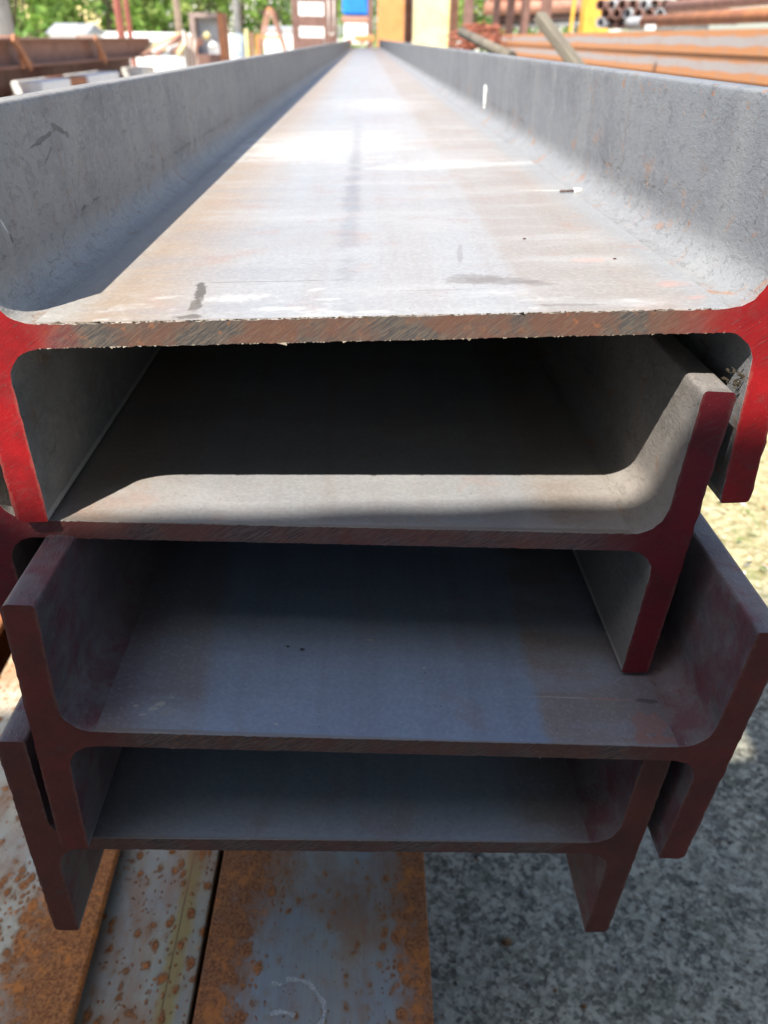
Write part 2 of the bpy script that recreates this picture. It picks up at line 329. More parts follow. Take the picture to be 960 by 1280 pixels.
def flange_mesh(n, side, L, mats, parent):
    x, z, ro, y0, sk, vs, vo = BEAMS[n]; vo = vo*S; rnd = random.Random(n+str(side)); rc = .006
    P = []                                # right side profile, counter-clockwise seen from the front (x right, z up)
    hi, ho, hb = H/2-TF, H/2, B_/2
    def arc(cx, cz, r, a0, a1, k): 
        for i in range(k+1):
            a = math.radians(a0+(a1-a0)*i/k); P.append((cx+r*math.cos(a), cz+r*math.sin(a)))
    def seg(p, q, d=.006):
        k = max(1, int(math.dist(p, q)/d))
        for i in range(1, k): P.append((p[0]+(q[0]-p[0])*i/k, p[1]+(q[1]-p[1])*i/k))
    arc(ho-rc, -hb+rc, rc, -90, 0, 4); seg((ho, -hb+rc), (ho, hb-rc)); arc(ho-rc, hb-rc, rc, 0, 90, 4)
    arc(hi+.003, hb-.003, .003, 90, 180, 3); seg((hi, hb-.003), (hi, vo+TW/2+RF)); arc(hi-RF, vo+TW/2+RF, RF, 0, -90, 9)
    arc(hi-RF, vo-TW/2-RF, RF, 90, 0, 9); seg((hi, vo-TW/2-RF), (hi, -hb+.003)); arc(hi+.003, -hb+.003, .003, 180, 270, 3)
    iw = [i for i, p in enumerate(P) if abs(p[0]-(hi-RF)) < 1e-6]
    if side < 0: P = [(-a, b) for a, b in P][::-1]
    bm = bmesh.new(); ys = [0, .0015, .03, .2, 1, 4, L]; rows = []; K = len(P)
    for k, yy in enumerate(ys):
        r = []
        for (a, b) in P:
            web = abs(abs(a)-(hi-RF)) < 1e-6; j = 0 if web else (.00032 if k == 0 else .00016 if k == 1 else 0)
            yb = (sk*a + vs*b)*max(0, 1-yy/.5) if yy < .5 else 0
            r.append(bm.verts.new((a+rnd.gauss(0, 1)*j, yy+yb, b+rnd.gauss(0, 1)*j)))
        rows.append(r)
    for k in range(len(ys)-1):
        for i in range(K):
            j = (i+1) % K
            if abs(abs(P[i][0])-(hi-RF)) < 1e-6 and abs(abs(P[j][0])-(hi-RF)) < 1e-6: continue
            f = bm.faces.new((rows[k][j], rows[k][i], rows[k+1][i], rows[k+1][j])); f.smooth = True
    f = bm.faces.new(rows[0]); f.material_index = 1
    f = bm.faces.new(rows[-1][::-1]); f.material_index = 1
    bmesh.ops.recalc_face_normals(bm, faces=[g for g in bm.faces if g.material_index == 1])
    o = link_mesh('flange', bm, mats, parent)
    # front cap must face the viewer (-y)
    for p in o.data.polygons:
        if p.material_index == 1 and p.center.y < 1 and p.normal.y > 0: p.flip()
    return o
def burr_mesh(n, parent, density, size):
    """torn slivers left by the saw along both rims of the web end"""
    x, z, ro, y0, sk, vs, vo = BEAMS[n]; vo = vo*S; bm = bmesh.new(); rnd = random.Random('b'+n); hw = H/2-TF-RF
    for _ in range(density):
        u = rnd.uniform(-hw, hw*1.0); topside = rnd.random() < .6; v = vo + (TW/2 if topside else -TW/2)
        s = size*rnd.uniform(.3, 1.0)**1.5*(2.4 if rnd.random() < .04 else 1); yb = sk*u+vs*v
        w_ = s*rnd.uniform(.6, 2.2); hh = s*rnd.uniform(.4, 1.1)*(1 if topside else -1); fy = rnd.uniform(-1.0, .8)*s
        a = bm.verts.new((u-w_, yb+.0002, v-.0003*(1 if topside else -1))); b = bm.verts.new((u+w_, yb+.0002, v-.0003*(1 if topside else -1)))
        c = bm.verts.new((u+rnd.uniform(-1, 1)*w_, yb+s*1.2, v)); d = bm.verts.new((u+rnd.uniform(-1, 1)*w_*1.2, yb+fy, v+hh*.7))
        for f in ((a, b, d), (b, c, d), (c, a, d), (a, c, b)): bm.faces.new(f)
    return tag(link_mesh('burr', bm, BURR, parent), 'small torn burrs along the sawn rim of the web', kind='stuff')
def beam(n, label, web_m, fl_m, fr_m, end_m, L=17.5, burrs=(500, .0010)):
    x, z, ro, y0, sk, vs, vo = BEAMS[n]
    r = empty('steel_beam', (x*S, y0*S, CAM_H+z*S), label, 'steel beam', 'steel H beams nested in the stack', (0, -ro, 0))
    web_mesh(n, L, [web_m, end_m], r)
    flange_mesh(n, -1, L, [fl_m, end_m], r); flange_mesh(n, 1, L, [fr_m, end_m], r)
    burr_mesh(n, r, *burrs)
    return r
bA = beam('A', 'topmost steel H beam of the stack with bright red painted end and sunlit pale web', WEB['A'], GREY_L, BLUE_R, RED_A, burrs=(650, .0011))
bB = beam('B', 'second steel H beam from the top, dark red end, one sunlit strip of web', WEB['B'], GREY_B, GREY_B, RED_B, burrs=(420, .0007))
bC = beam('C', 'third steel H beam from the top with blue grey web and brownish red end, widest in the picture', WEB['C'], PURP, PURP, RED_C, burrs=(300, .0006))
bD = beam('D', 'lowest steel H beam of the stack with rust brown end hanging over rusty beams', WEB['D'], PURP, PURP, RED_D, burrs=(300, .0006))

# torn curl of metal between the two flange tips at the upper right
def torn_curl():
    bm = bmesh.new(); rnd = random.Random(5)
    for k in range(16):
        p = at(rnd.uniform(908, 926), rnd.uniform(462, 490), .552 + rnd.uniform(0, .006)); prev = None
        ang = rnd.uniform(0, 6.28); ln = rnd.uniform(.002, .005); wd = rnd.uniform(.0006, .0018)
        for i in range(5):
            a = ang+i*.5; q = p + Vector((math.cos(a)*ln*i/4, -.0015*i/4*rnd.random(), math.sin(a)*ln*i/4))
            pr = (bm.verts.new(q+Vector((-wd, 0, wd*.6))), bm.verts.new(q+Vector((wd, .0008, -wd*.6))))
            if prev: bm.faces.new((prev[0], prev[1], pr[1], pr[0]))
            prev = pr
    bmesh.ops.solidify(bm, geom=bm.faces[:], thickness=.0004)
    o = link_mesh('metal_shaving', bm, BURR); tag(o, 'crumpled torn metal curl wedged beside the second beam\'s upper right tip', 'metal scrap')
torn_curl()

# ------------------------------------------------------------------ rusty steel underneath
def rusty(name, seed, blue, rust, cover, edgex=None, yellow=None, size=1.0):
    t = NT(name, rough=.6, spec=.35); X, Y, Z = t.xyz(); o = (seed, seed*1.9, 0); wv = t.map(loc=o)
    n1 = t.noise(5*size, 5, .6, vec=wv); n2 = t.noise(42*size, 6, .68, .4, vec=wv); n3 = t.noise(260, 5, .7, vec=wv)
    base = t.mix(t.step(n1, .35, .68), blue, (blue[0]*1.30, blue[1]*1.16, blue[2]*.92))
    grn = t.noise(1, 3, .5, vec=t.map(scale=(260, 5, 1), loc=o)); base = t.mix(t.mul(t.step(grn, .45, .65), .25), base, (blue[0]*.7, blue[1]*.7, blue[2]*.75))
    if yellow:
        yb = t.blob(X, t.mul(Y, 0), yellow[0], 0, yellow[1], 1, t.mul(t.math('SUBTRACT', n2, .5), 1.2), .7)
        base = t.mix(t.mul(yb, .75), base, (.36, .26, .045))
        ln = t.step(t.math('ABSOLUTE', t.math('SUBTRACT', X, yellow[0]-.004)), .0016, .0006); base = t.mix(t.mul(ln, .8), base, (.09, .06, .03))
    wv2 = t.map(scale=(1, .75, 1), loc=o)
    dd = t.n('ShaderNodeVectorMath'); dd.operation = 'ADD'; t.put(dd.inputs[0], wv2)
    nn = t.n('ShaderNodeTexNoise'); t.put(nn.inputs['Vector'], wv); nn.inputs['Scale'].default_value = 60; nn.inputs['Detail'].default_value = 4
    sc_ = t.n('ShaderNodeVectorMath'); sc_.operation = 'SCALE'; t.put(sc_.inputs[0], nn.outputs['Color']); sc_.inputs['Scale'].default_value = .012; t.put(dd.inputs[1], sc_.outputs[0])
    v = t.voro(52*size, vec=dd.outputs[0]); v2 = t.voro(120*size, vec=dd.outputs[0])
    cov = t.add(t.mul(t.math('SUBTRACT', n1, .5), .9), cover)
    if edgex:
        for (e, wd, side) in edgex:
            cov = t.add(cov, t.mul(t.step(t.mul(t.math('SUBTRACT', X, e), side), wd, 0.0), .75))
    thr = t.mul(cov, .62)
    def blotch(vv, k): return t.step(t.math('SUBTRACT', t.add(t.mul(thr, k), t.mul(t.math('SUBTRACT', n3, .5), .22)), vv), -.06, .12)
    spots = t.math('MAXIMUM', blotch(v, 1.0), t.mul(blotch(v2, .85), .9))
    full = t.step(t.add(cov, t.mul(t.math('SUBTRACT', n2, .5), 1.1)), .62, 1.05)
    m = t.math('MAXIMUM', spots, full)
    rc = t.mix(t.step(n3, .36, .66), (rust[0]*.42, rust[1]*.36, rust[2]*.34), rust); rc = t.mix(t.mul(t.step(n2, .52, .64), .7), rc, (rust[0]*1.35, rust[1]*1.15, rust[2]*.7))
    halo = t.step(t.math('SUBTRACT', t.mul(thr, 1.0), v), -.26, .06); base = t.mix(t.mul(halo, .50), base, (.26, .17, .08))
    stain = t.step(t.add(t.add(t.noise(11, 6, .7, .4, vec=t.map(scale=(1, .45, 1), loc=(seed+5, 1, 0))), t.mul(cov, .35)), t.mul(n3, .10)), .60, .88); base = t.mix(t.mul(stain, .78), base, (rust[0]*.62, rust[1]*.72, rust[2]*.9))
    core = t.step(v, .10, .03); rc = t.mix(t.mul(core, .5), rc, (rust[0]*.35, rust[1]*.3, rust[2]*.3))
    col = t.mix(m, base, rc)
    h = t.add(t.mul(m, .8), t.add(t.mul(t.mul(n3, m), 1.6), t.mul(n3, .15)))
    return t.done(col, t.bump(h, .7, .0022), t.add(.45, t.mul(m, .4)))
RUST_P = rusty('rusted_blue_steel', 3.0, (.25,.28,.30), (.42,.17,.065), .27, ((-.155, .15, 1), (.155, .10, -1)))
RUST_Q = rusty('spotted_blue_steel', 8.0, (.30,.315,.285), (.50,.20,.065), .42, None, (.098, .020))
RUST_R = rusty('spotted_pale_steel', 12.0, (.50,.48,.38), (.56,.215,.065), .44, ((.155, .17, -1),))
RUST_ALL = rusty('fully_rusted_steel', 20.0, (.25,.20,.17), (.36,.14,.05), 1.1)
def i_beam(label, x0, x1, y0, y1, ztop, m, side_m, hgt, yaw=0.0, tf=.018, cat='steel beam', name='rusty_beam', group=None, webt=.012):
    cx = (x0+x1)/2; w2 = (x1-x0)/2
    r = empty(name, (cx, y0, ztop-hgt), label, cat, group, (0, 0, yaw))
    o = box_obj('flange', -w2, w2, 0, y1-y0, hgt-tf, hgt, [m], r, .002)
    box_obj('flange', -w2, w2, 0, y1-y0, 0, tf, [side_m], r, .002)
    box_obj('web', -webt/2, webt/2, 0, y1-y0, tf, hgt-tf, [side_m], r)
    return r
g2 = 'rusty beams lying on the ground under the stack'
i_beam('rusty blue grey beam with a chalked curve, right of the beams lying under the stack', -.222, .088, .10, 12, .32, RUST_P, RUST_ALL, .32, -.012, group=g2)
i_beam('lower rust spotted beam with yellow streak between two others under the stack', -.492, -.2285, .10, 12, .300, RUST_Q, RUST_ALL, .300, -.004, group=g2)
i_beam('pale rust spotted beam with bright orange edge, left under the stack', -.668, -.354, .10, 12, .34, RUST_R, RUST_ALL, .34, .030, group=g2)
i_beam('sunlit orange rust beam at far left edge beyond a narrow gap', -1.06, -.718, .10, 12, .345, RUST_ALL, RUST_ALL, .345, .030, group=g2)
# chalk curve on the right-hand one
CHK = NT('chalk', rough=.95, spec=.1); CHALK = CHK.done(CHK.mix(CHK.step(CHK.noise(700, 3, .7), .45, .6), (.27, .29, .30), (.58, .59, .57)))
def chalk():
    bm = bmesh.new()
    for path in (((339,1229),(343,1229),(349,1231),(353,1229)), ((358,1224),(366,1224),(376,1225),(385,1228),(392,1235),(398,1243),(404,1253),(406,1262),(405,1270),(402,1278),(394,1284),(380,1286)), ((338,1267),(348,1265),(360,1266),(368,1270))):
        pts = [at_z(a, b, .3208) for a, b in path]; prev = None
        for i, p in enumerate(pts):
            d = (pts[min(i+1, len(pts)-1)]-pts[max(i-1, 0)]).normalized(); nrm = Vector((-d.y, d.x, 0)); wd = .0026+.0012*math.sin(i*2.3)
            pr = (bm.verts.new(p+nrm*wd), bm.verts.new(p-nrm*wd))
            if prev: bm.faces.new((prev[0], prev[1], pr[1], pr[0]))
            prev = pr
    o = link_mesh('chalk_mark', bm, CHALK)
    for p in o.data.polygons:
        if p.normal.z < 0: p.flip()
    par = [q for q in COL.objects if q.name == 'rusty_beam'][0]
    o.parent = par; o.matrix_parent_inverse = (Matrix.Translation(par.location) @ Matrix.Rotation(par.rotation_euler.z, 4, 'Z')).inverted()
chalk()
TIM = NT('weathered_timber', rough=.85, spec=.2)
TIMBER = TIM.done(TIM.mix(TIM.noise(1, 5, .6, vec=TIM.map(scale=(3, 40, 40))), (.13,.11,.08), (.34,.30,.22)))
for k, (yy, lab) in enumerate(((1.9, 'near timber bearer carrying the beam stack'), (15.5, 'far timber bearer carrying the beam stack'))):
    r = empty('timber_bearer', (0, yy, .347), lab, 'timber bearer', 'timber bearers under the stack')
    box_obj('plank', -.62, .52, 0, .16, 0, .098, [TIMBER], r, .004)
    box_obj('plank', -.60, .50, .01, .15, .100, .197, [TIMBER], r, .004)
    rb = empty('concrete_block', (.36, yy, 0), lab.replace('timber bearer carrying', 'concrete block propping the bearer of'), 'concrete block', 'blocks under the bearers')
    CB = bpy.data.materials.get('block_concrete') or NT('block_concrete', rough=.9).done((.36,.35,.32)); CB.name = 'block_concrete'
    box_obj('block', -.10, .14, 0, .16, 0, .345, [CB], rb, .005)

# ------------------------------------------------------------------ ground
def ground():
    t = NT('yard_ground', rough=.9, spec=.2); X, Y, Z = t.xyz()
    n1 = t.noise(2.2, 5, .6); n2 = t.noise(95, 6, .75, .3); n3 = t.noise(75, 5, .70, .3, vec=t.map(loc=(3,3,3))); n4 = t.noise(14, 4, .6)
    def cells(scale, off, dist):
        dv = t.n('ShaderNodeVectorMath'); dv.operation = 'ADD'; mp = t.map(loc=off); t.put(dv.inputs[0], mp)
        nz = t.n('ShaderNodeTexNoise'); t.put(nz.inputs['Vector'], mp); nz.inputs['Scale'].default_value = scale*1.1; nz.inputs['Detail'].default_value = 3
        sv = t.n('ShaderNodeVectorMath'); sv.operation = 'SCALE'; t.put(sv.inputs[0], nz.outputs['Color']); sv.inputs['Scale'].default_value = dist; t.put(dv.inputs[1], sv.outputs[0])
        sp_ = t.n('ShaderNodeSeparateColor'); t.put(sp_.inputs[0], t.voro(scale, vec=dv.outputs[0], out='Color')); return sp_.outputs[0]
    c1 = cells(95, (1, 2, 0), .015); c2 = cells(190, (4, 1, 0), .008); c3 = cells(34, (7, 3, 0), .05)
    val = t.add(t.add(t.mul(c1, .40), t.mul(c2, .25)), t.add(t.mul(n2, .55), t.mul(c3, .18)))
    conc = t.mix(t.step(val, .36, 1.02), (.088,.085,.068), (.48,.46,.355))
    conc = t.mix(t.mul(t.step(n4, .48, .66), .40), conc, (.17,.175,.115)); conc = t.mix(t.mul(t.step(n1, .45, .65), .35), conc, (.30,.29,.25))
    conc = t.mix(t.mul(t.step(t.voro(23, vec=t.map(loc=(5,5,0))), .06, .03), .6), conc, (.38,.20,.09))
    litter = t.mix(t.step(t.noise(30, 6, .75, .6), .36, .64), (.20,.17,.07), (.52,.46,.28)); litter = t.mix(t.mul(t.step(t.noise(9, 5, .65), .5, .66), .5), litter, (.14,.19,.05))
    litter = t.mix(t.mul(t.step(t.noise(80, 4, .7), .60, .68), .8), litter, (.66,.62,.50))
    far = t.mix(t.step(n1, .35, .65), (.50,.46,.38), (.68,.64,.55))
    edge = t.step(t.add(Y, t.mul(t.math('SUBTRACT', n1, .5), .6)), 1.55, 1.95)
    col = t.mix(edge, conc, litter); col = t.mix(t.step(t.add(Y, t.mul(t.math('SUBTRACT', n1, .5), 3)), 5.5, 8.5), col, far)
    h = t.add(t.mul(n2, .8), t.mul(n3, .6))
    m = t.done(col, t.bump(h, .8, .004))
    bm = bmesh.new(); k = 40
    xs = [-400, -60, -12] + [-3+6*i/k for i in range(k+1)] + [12, 60, 400]; ys = [-300, -20] + [-1+8*i/k for i in range(k+1)] + [20, 80, 700]
    rnd = random.Random(3); g = [[bm.verts.new((x, y, rnd.uniform(-.004, .001) if abs(x) < 3 and -1 < y < 7 else 0)) for x in xs] for y in ys]
    for j in range(len(ys)-1):
        for i in range(len(xs)-1): bm.faces.new((g[j][i], g[j][i+1], g[j+1][i+1], g[j+1][i])).smooth = True
    tag(link_mesh('ground', bm, m), kind='structure')
ground()
def pebbles():
    rnd = random.Random(31); bm = bmesh.new()
    for _ in range(1500):
        x = rnd.uniform(.10, 2.0); y = rnd.uniform(.25, 2.1); r_ = .0016*rnd.paretovariate(2.2); r_ = min(r_, .009)
        c = Vector((x, y, r_*.35)); n0 = len(bm.verts); k = rnd.uniform(0, 6.28); sx, sy = rnd.uniform(.8, 1.6), rnd.uniform(.6, 1.1)
        ring = [bm.verts.new(c+Vector((math.cos(k+i*1.2566)*r_*sx*rnd.uniform(.8, 1.2), math.sin(k+i*1.2566)*r_*sy*rnd.uniform(.8, 1.2), -r_*.35))) for i in range(5)]
        top = [bm.verts.new(q.co*.45+c*.55+Vector((0, 0, r_*.75))) for q in ring]; mi = rnd.choice((0, 0, 0, 1, 1, 1, 2, 2, 1, 0, 1, 3))
        for i in range(5): bm.faces.new((ring[i], ring[(i+1) % 5], top[(i+1) % 5], top[i])).material_index = mi
        bm.faces.new(top).material_index = mi
    ms = [NT('pale_pebble', rough=.9).done((.46,.44,.36)), NT('grey_pebble', rough=.9).done((.22,.22,.20)), NT('dark_pebble', rough=.9).done((.07,.07,.06)), NT('rust_crumb', rough=.9).done((.22,.12,.06))]
    tag(link_mesh('loose_grit', bm, ms), 'loose grit and small stones on the shaded concrete', 'grit', kind='stuff')
pebbles()
def litter_stuff():
    rnd = random.Random(11); bm = bmesh.new()
    for _ in range(5200):
        x = rnd.uniform(.55, 3.4); y = 1.5 + abs(rnd.gauss(0, 2.0)); 
        if y > 7: continue
        a = rnd.uniform(0, 6.28); straw = rnd.random() < .55; l = rnd.uniform(.02, .10) if straw else rnd.uniform(.008, .028); wd = rnd.uniform(.0015, .004) if straw else l*rnd.uniform(.4, .8)
        c = Vector((x, y, rnd.uniform(.003, .02))); d = Vector((math.cos(a), math.sin(a), rnd.uniform(-.12, .3)))*l/2; s = Vector((-math.sin(a), math.cos(a), rnd.uniform(-.3, .3)))*wd/2
        f = bm.faces.new([bm.verts.new(q) for q in (c-d-s, c+d-s*.6, c+d*1.02+s*.6, c-d+s)]); f.material_index = rnd.choice((0, 0, 0, 1, 2, 3))
    ms = [NT('dry_straw', rough=.8).done((.56,.48,.28)), NT('dead_leaf', rough=.8).done((.26,.17,.07)), NT('pale_chip', rough=.8).done((.72,.70,.62)), NT('green_blade', rough=.7).done((.14,.22,.05))]
    tag(link_mesh('dry_litter', bm, ms), 'dry straw, leaves and chips scattered on the ground right of the stack', 'ground litter', kind='stuff')
litter_stuff()

# ------------------------------------------------------------------ small bits lying on the top beam
u, v = web_uv('A', 717, 241)
mt = empty('spent_match', (0, 0, 0), 'tiny white tipped dark match lying on the right of the top web', 'match'); mt.parent = None
pA = at_z(708, 241, CAM_H); x_, z_, ro, y0_, *_r = BEAMS['A']
def on_web(u, v, h): return bA.matrix_basis @ Vector((u, v, BEAMS['A'][6]*S+TW/2+h))
MW = NT('white_fleck', rough=.7).done((.85,.84,.78)); MD = NT('burnt_wood', rough=.8).done((.09,.05,.04))
p = on_web(u, v, .002); mt.location = p
tube_obj('stick', Vector((-.018, -.002, 0)), Vector((.0, 0, .0005)), .0014, MD, mt, seg=8); tube_obj('head', Vector((.0, 0, .0005)), Vector((.010, .001, .001)), .0038, MW, mt, r2=.0026, seg=10)
for (px, py, r_, lab) in ((655, 299, .0016, 'tiny dark grit crumb on the top web, left of the other two'), (810, 299, .0022, 'tiny dark grit crumb on the top web nearest the right flange'), (768, 324, .0016, 'tiny dark grit crumb on the top web, lowest of three')):
    u, v = web_uv('A', px, py); bm = bmesh.new(); bmesh.ops.create_icosphere(bm, subdivisions=1, radius=r_)
    for q in bm.verts: q.co = Vector((q.co.x*random.uniform(.6, 1.6), q.co.y*random.uniform(.6, 1.3), q.co.z*.5))
    o = link_mesh('grit_crumb', bm, MD); o.location = on_web(u, v, .0006); tag(o, lab, 'grit')
# white paint dab with drip on the far right flange
bm = bmesh.new(); xi = H/2-TF-.0008; zc = BEAMS['A'][6]*S
u, v = web_uv('A', 616, 148)
for (ya, yb, za, zb) in ((v-.010, v+.030, zc+.042, zc+.080), (v+.002, v+.022, zc+.030, zc+.042), (v-.02, v+.0, zc+.066, zc+.078)): add_box(bm, xi-.0006, xi+.0004, ya, yb, za, zb)
o = link_mesh('paint_dab', bm, MW, bA); o['label'] = 'white paint dab on the right flange'

# ------------------------------------------------------------------ yard background
def plain(name, c, c2=None, scale=8, rough=.7, stretch=(1,1,1)):
    t = NT(name, rough=rough, spec=.35)
    c2 = c2 or tuple(q*.65 for q in c); col = t.mix(t.step(t.noise(scale, 5, .65, .3, vec=t.map(scale=stretch)), .36, .66), c, c2)
    return t.done(col, t.bump(t.noise(scale*6, 4, .7), .4, .004))
M_RUST = plain('orange_rust', (.42,.17,.07), (.30,.12,.06), 5); M_BROWN = plain('brown_rust', (.22,.125,.10), (.15,.08,.06), 6); M_PINK = plain('pinkish_rust', (.46,.24,.17), (.34,.17,.12), 6)
M_YEL = plain('yellow_paint', (.72,.42,.06), (.62,.30,.05), 4); M_CRM = plain('cream_paint', (.80,.68,.36), (.76,.58,.25), 2); M_ORG = plain('orange_paint', (.68,.30,.11), (.60,.25,.09), 3)
M_GREY = plain('grey_paint', (.38,.39,.40), None, 5); M_PALE = plain('pale_concrete', (.72,.70,.62), (.58,.56,.50), 4); M_RED = plain('red_oxide', (.50,.17,.13), (.40,.13,.10), 5); M_WHITE = plain('white_sheet', (.84,.83,.78), (.76,.75,.7), 4)
M_BLUE = plain('blue_tarpaulin', (.02,.22,.72), (.02,.16,.6), 3); M_DARK = plain('dark_steel', (.07,.06,.055), None, 8)
M_WOOD = plain('grey_olive_wood', (.19,.165,.12), (.12,.10,.075), 30, .85, (1, 1, .15)); M_CONC = plain('pole_concrete', (.42,.41,.39), (.33,.32,.30), 7)
tb = NT('banded_rust', rough=.65); X, Y, Z = tb.xyz()
nb = tb.noise(1, 5, .6, vec=tb.map(scale=(1, 2.4, 6))); nb2 = tb.noise(9, 4, .6); zz = tb.add(Z, tb.mul(tb.math('SUBTRACT', nb, .5), .05))
colb = tb.mix(tb.mul(tb.step(tb.math('ABSOLUTE', tb.math('SUBTRACT', zz, .070)), .032, .018), .9), (.50,.22,.09), (.36,.34,.33)); colb = tb.mix(tb.mul(tb.step(nb2, .5, .62), .35), colb, (.36,.24,.18))
M_BAND = tb.done(colb, tb.bump(tb.noise(40, 4, .7), .5, .003))

# rack of rusty tubes right of the stack (parallel to it)
gR = 'long rusty steel tubes stacked right of the beams'
names_z = ['top', 'second', 'third', 'fourth', 'fifth', 'sixth', 'seventh', 'eighth', 'ninth', 'tenth', 'lowest']
hh = .130
for i in range(11):
    z1 = 1.478 - i*(hh+.004); r = empty('rusty_tube', (2.20+.012*(i % 3), 3.2+.05*(i % 4), z1-hh), 'long square rusty tube with grey scale band, %s of the stack right of the beams' % names_z[i], 'steel tube', gR)
    L = 12.4-.35*(i % 3); t_ = .008
    bm = bmesh.new(); add_box(bm, 0, .30, 0, L, 0, t_); add_box(bm, 0, .30, 0, L, hh-t_, hh); add_box(bm, 0, t_, 0, L, t_, hh-t_); add_box(bm, .30-t_, .30, 0, L, t_, hh-t_)
    link_mesh('tube_wall', bm, M_BAND, r)
# small pale block lying on top of that stack
q = at(813, 33, 6.6); box_obj('stone_chip', -.03, .03, -.03, .03, 0, .035, [M_WHITE]).location = (q.x, q.y, 1.479); tag(COL.objects[-1], 'small white stone chip on top of the rusty tube stack', 'stone')
# big orange pipes behind it, and the bundle of pipe ends
gP = 'round orange rust pipes beyond the square tubes'
for i, (px, py, Y1, rr, lab) in enumerate(((805, 27, 10.3, .055, 'lowest round orange pipe with grey end, beyond the square tubes'), (836, 9, 10.6, .060, 'round orange pipe lying above the lowest one'), (850, -6, 10.4, .05, 'uppermost round orange pipe at the frame\'s top right'))):
    p1 = at(px, py, Y1); r = empty('round_pipe', (p1.x, 3.5, p1.z), lab, 'pipe', gP)
    tube_obj('pipe_wall', Vector((0, 0, 0)), Vector((0, Y1-3.5, 0)), rr, M_PINK if i else M_RUST, r, wall=.006, seg=20)
    if i == 0: tube_obj('grey_end', Vector((0, Y1-3.5+.001, 0)), Vector((-.02, Y1-2.3, 0)), rr-.004, M_GREY, r, wall=.005, seg=20)
gB = 'hexagonally stacked pipes seen end on'; kx = 0
ORD = ['first', 'second', 'third', 'fourth', 'fifth', 'sixth', 'seventh']
for row in range(3):
    kc = 0
    for c in range(7):
        px = 750 + c*13.5 + (6.7 if row % 2 else 0); py = 28 - row*11
        if px > 842 - row*2 or px < 748: continue
        p1 = at(px, py, 10.8 + .1*random.random())
        if row == 0 and c > 3: continue
        kx += 1
        r = tube_obj('pipe', Vector((0, 0, 0)), Vector((0, 3.2, 0)), .056, M_BROWN if (row+c) % 3 else M_GREY, None, wall=.009, seg=16); r.location = p1; r.rotation_euler.z = -.62
        kc += 1; tag(r, 'round pipe end, %s row up, %s from left, in bundle beside yellow column' % (ORD[row], ORD[kc-1]), 'pipe', gB)
# tilted timber and log beyond the right flange
def bar(name, a, b, w_, d_, m, label, cat, group=None, parent=None):
    a = Vector(a); b = Vector(b); ax = b-a; L = ax.length; q = ax.to_track_quat('Z', 'Y')
    o = box_obj(name, -w_/2, w_/2, -d_/2, d_/2, 0, L, [m], parent, min(w_, d_)*.12); o.rotation_euler = q.to_euler(); o.location = a
    if label: tag(o, label, cat, group)
    return o
bar('timber_post', at(733, 98, 3.05), at(674, 20, 3.3), .042, .035, M_WOOD, 'grey olive timber leaning in front of the rusty square tubes', 'timber')
tube_obj('log', at(640, 72, 4.2), at(576, 40, 4.8), .026, M_WOOD, None, r2=.022, seg=12); tag(COL.objects[-1], 'grey log lying low behind the right flange, left of the leaning timber', 'log')
# vertical columns, base on the ground, x from the photograph
def column(name, pxl, pxr, Y, m, label, cat, top=6.0, group=None, base_plate=True, pyref=40, depth=None, iw=None):
    a = at(pxl, pyref, Y); b = at(pxr, pyref, Y); w_ = (b.x-a.x); d_ = depth or w_*.8; cx = (a.x+b.x)/2
    r = empty(name, (cx, Y, 0), label, cat, group)
    if iw:      # H section column
        bm = bmesh.new(); add_box(bm, -w_/2, w_/2, -d_/2, -d_/2+w_*.09, 0, top); add_box(bm, -w_/2, w_/2, d_/2-w_*.09, d_/2, 0, top); add_box(bm, -w_*.05, w_*.05, -d_/2+w_*.09, d_/2-w_*.09, 0, top)
        link_mesh('shaft', bm, m, r)
    else: box_obj('shaft', -w_/2, w_/2, -d_/2, d_/2, 0, top, [m], r, w_*.04)
    if base_plate: box_obj('base_plate', -w_*.9, w_*.9, -d_*.9, d_*.9, 0.0, .03, [M_DARK], r)
    return r
column('crane_column', 472, 505, 21, M_ORG, 'broad orange painted column beyond the far end of the beams', 'column')
column('steel_post', 506, 515, 21.6, M_BROWN, 'dark brown post squeezed between the orange and cream columns', 'post')
column('crane_column', 517, 560, 20, M_CRM, 'broad cream yellow column right of the orange one', 'column')
column('steel_post', 561, 571, 20.6, M_PINK, 'thin tan post hard against the cream column', 'post')
column('steel_post', 579, 590, 17, M_BROWN, 'brown post standing alone right of the cream column', 'post', pyref=30)
column('crane_column', 728, 760, 17.2, M_YEL, 'bright yellow column behind the rusty tube stack', 'column', pyref=20)
for k, (a, b, lab) in enumerate(((616, 624, 'first'), (633, 642, 'second'), (651, 661, 'third'), (676, 688, 'fourth'))):
    column('rack_post', a, b, 18+.3*k, M_BROWN, '%s brown rack post from the left among the four before the dark pipe rack' % lab, 'post', 4.0, 'brown rack posts', pyref=20)
bar('plank', at(713, 40, 16.8), at(722, -30, 16.8), .10, .05, M_YEL, 'thin yellowish plank leaning left of the yellow column', 'plank')
bar('plank', at(727, 40, 17.6), at(729, -30, 17.6), .08, .05, M_PINK, 'thin tan plank upright against the yellow column', 'plank')
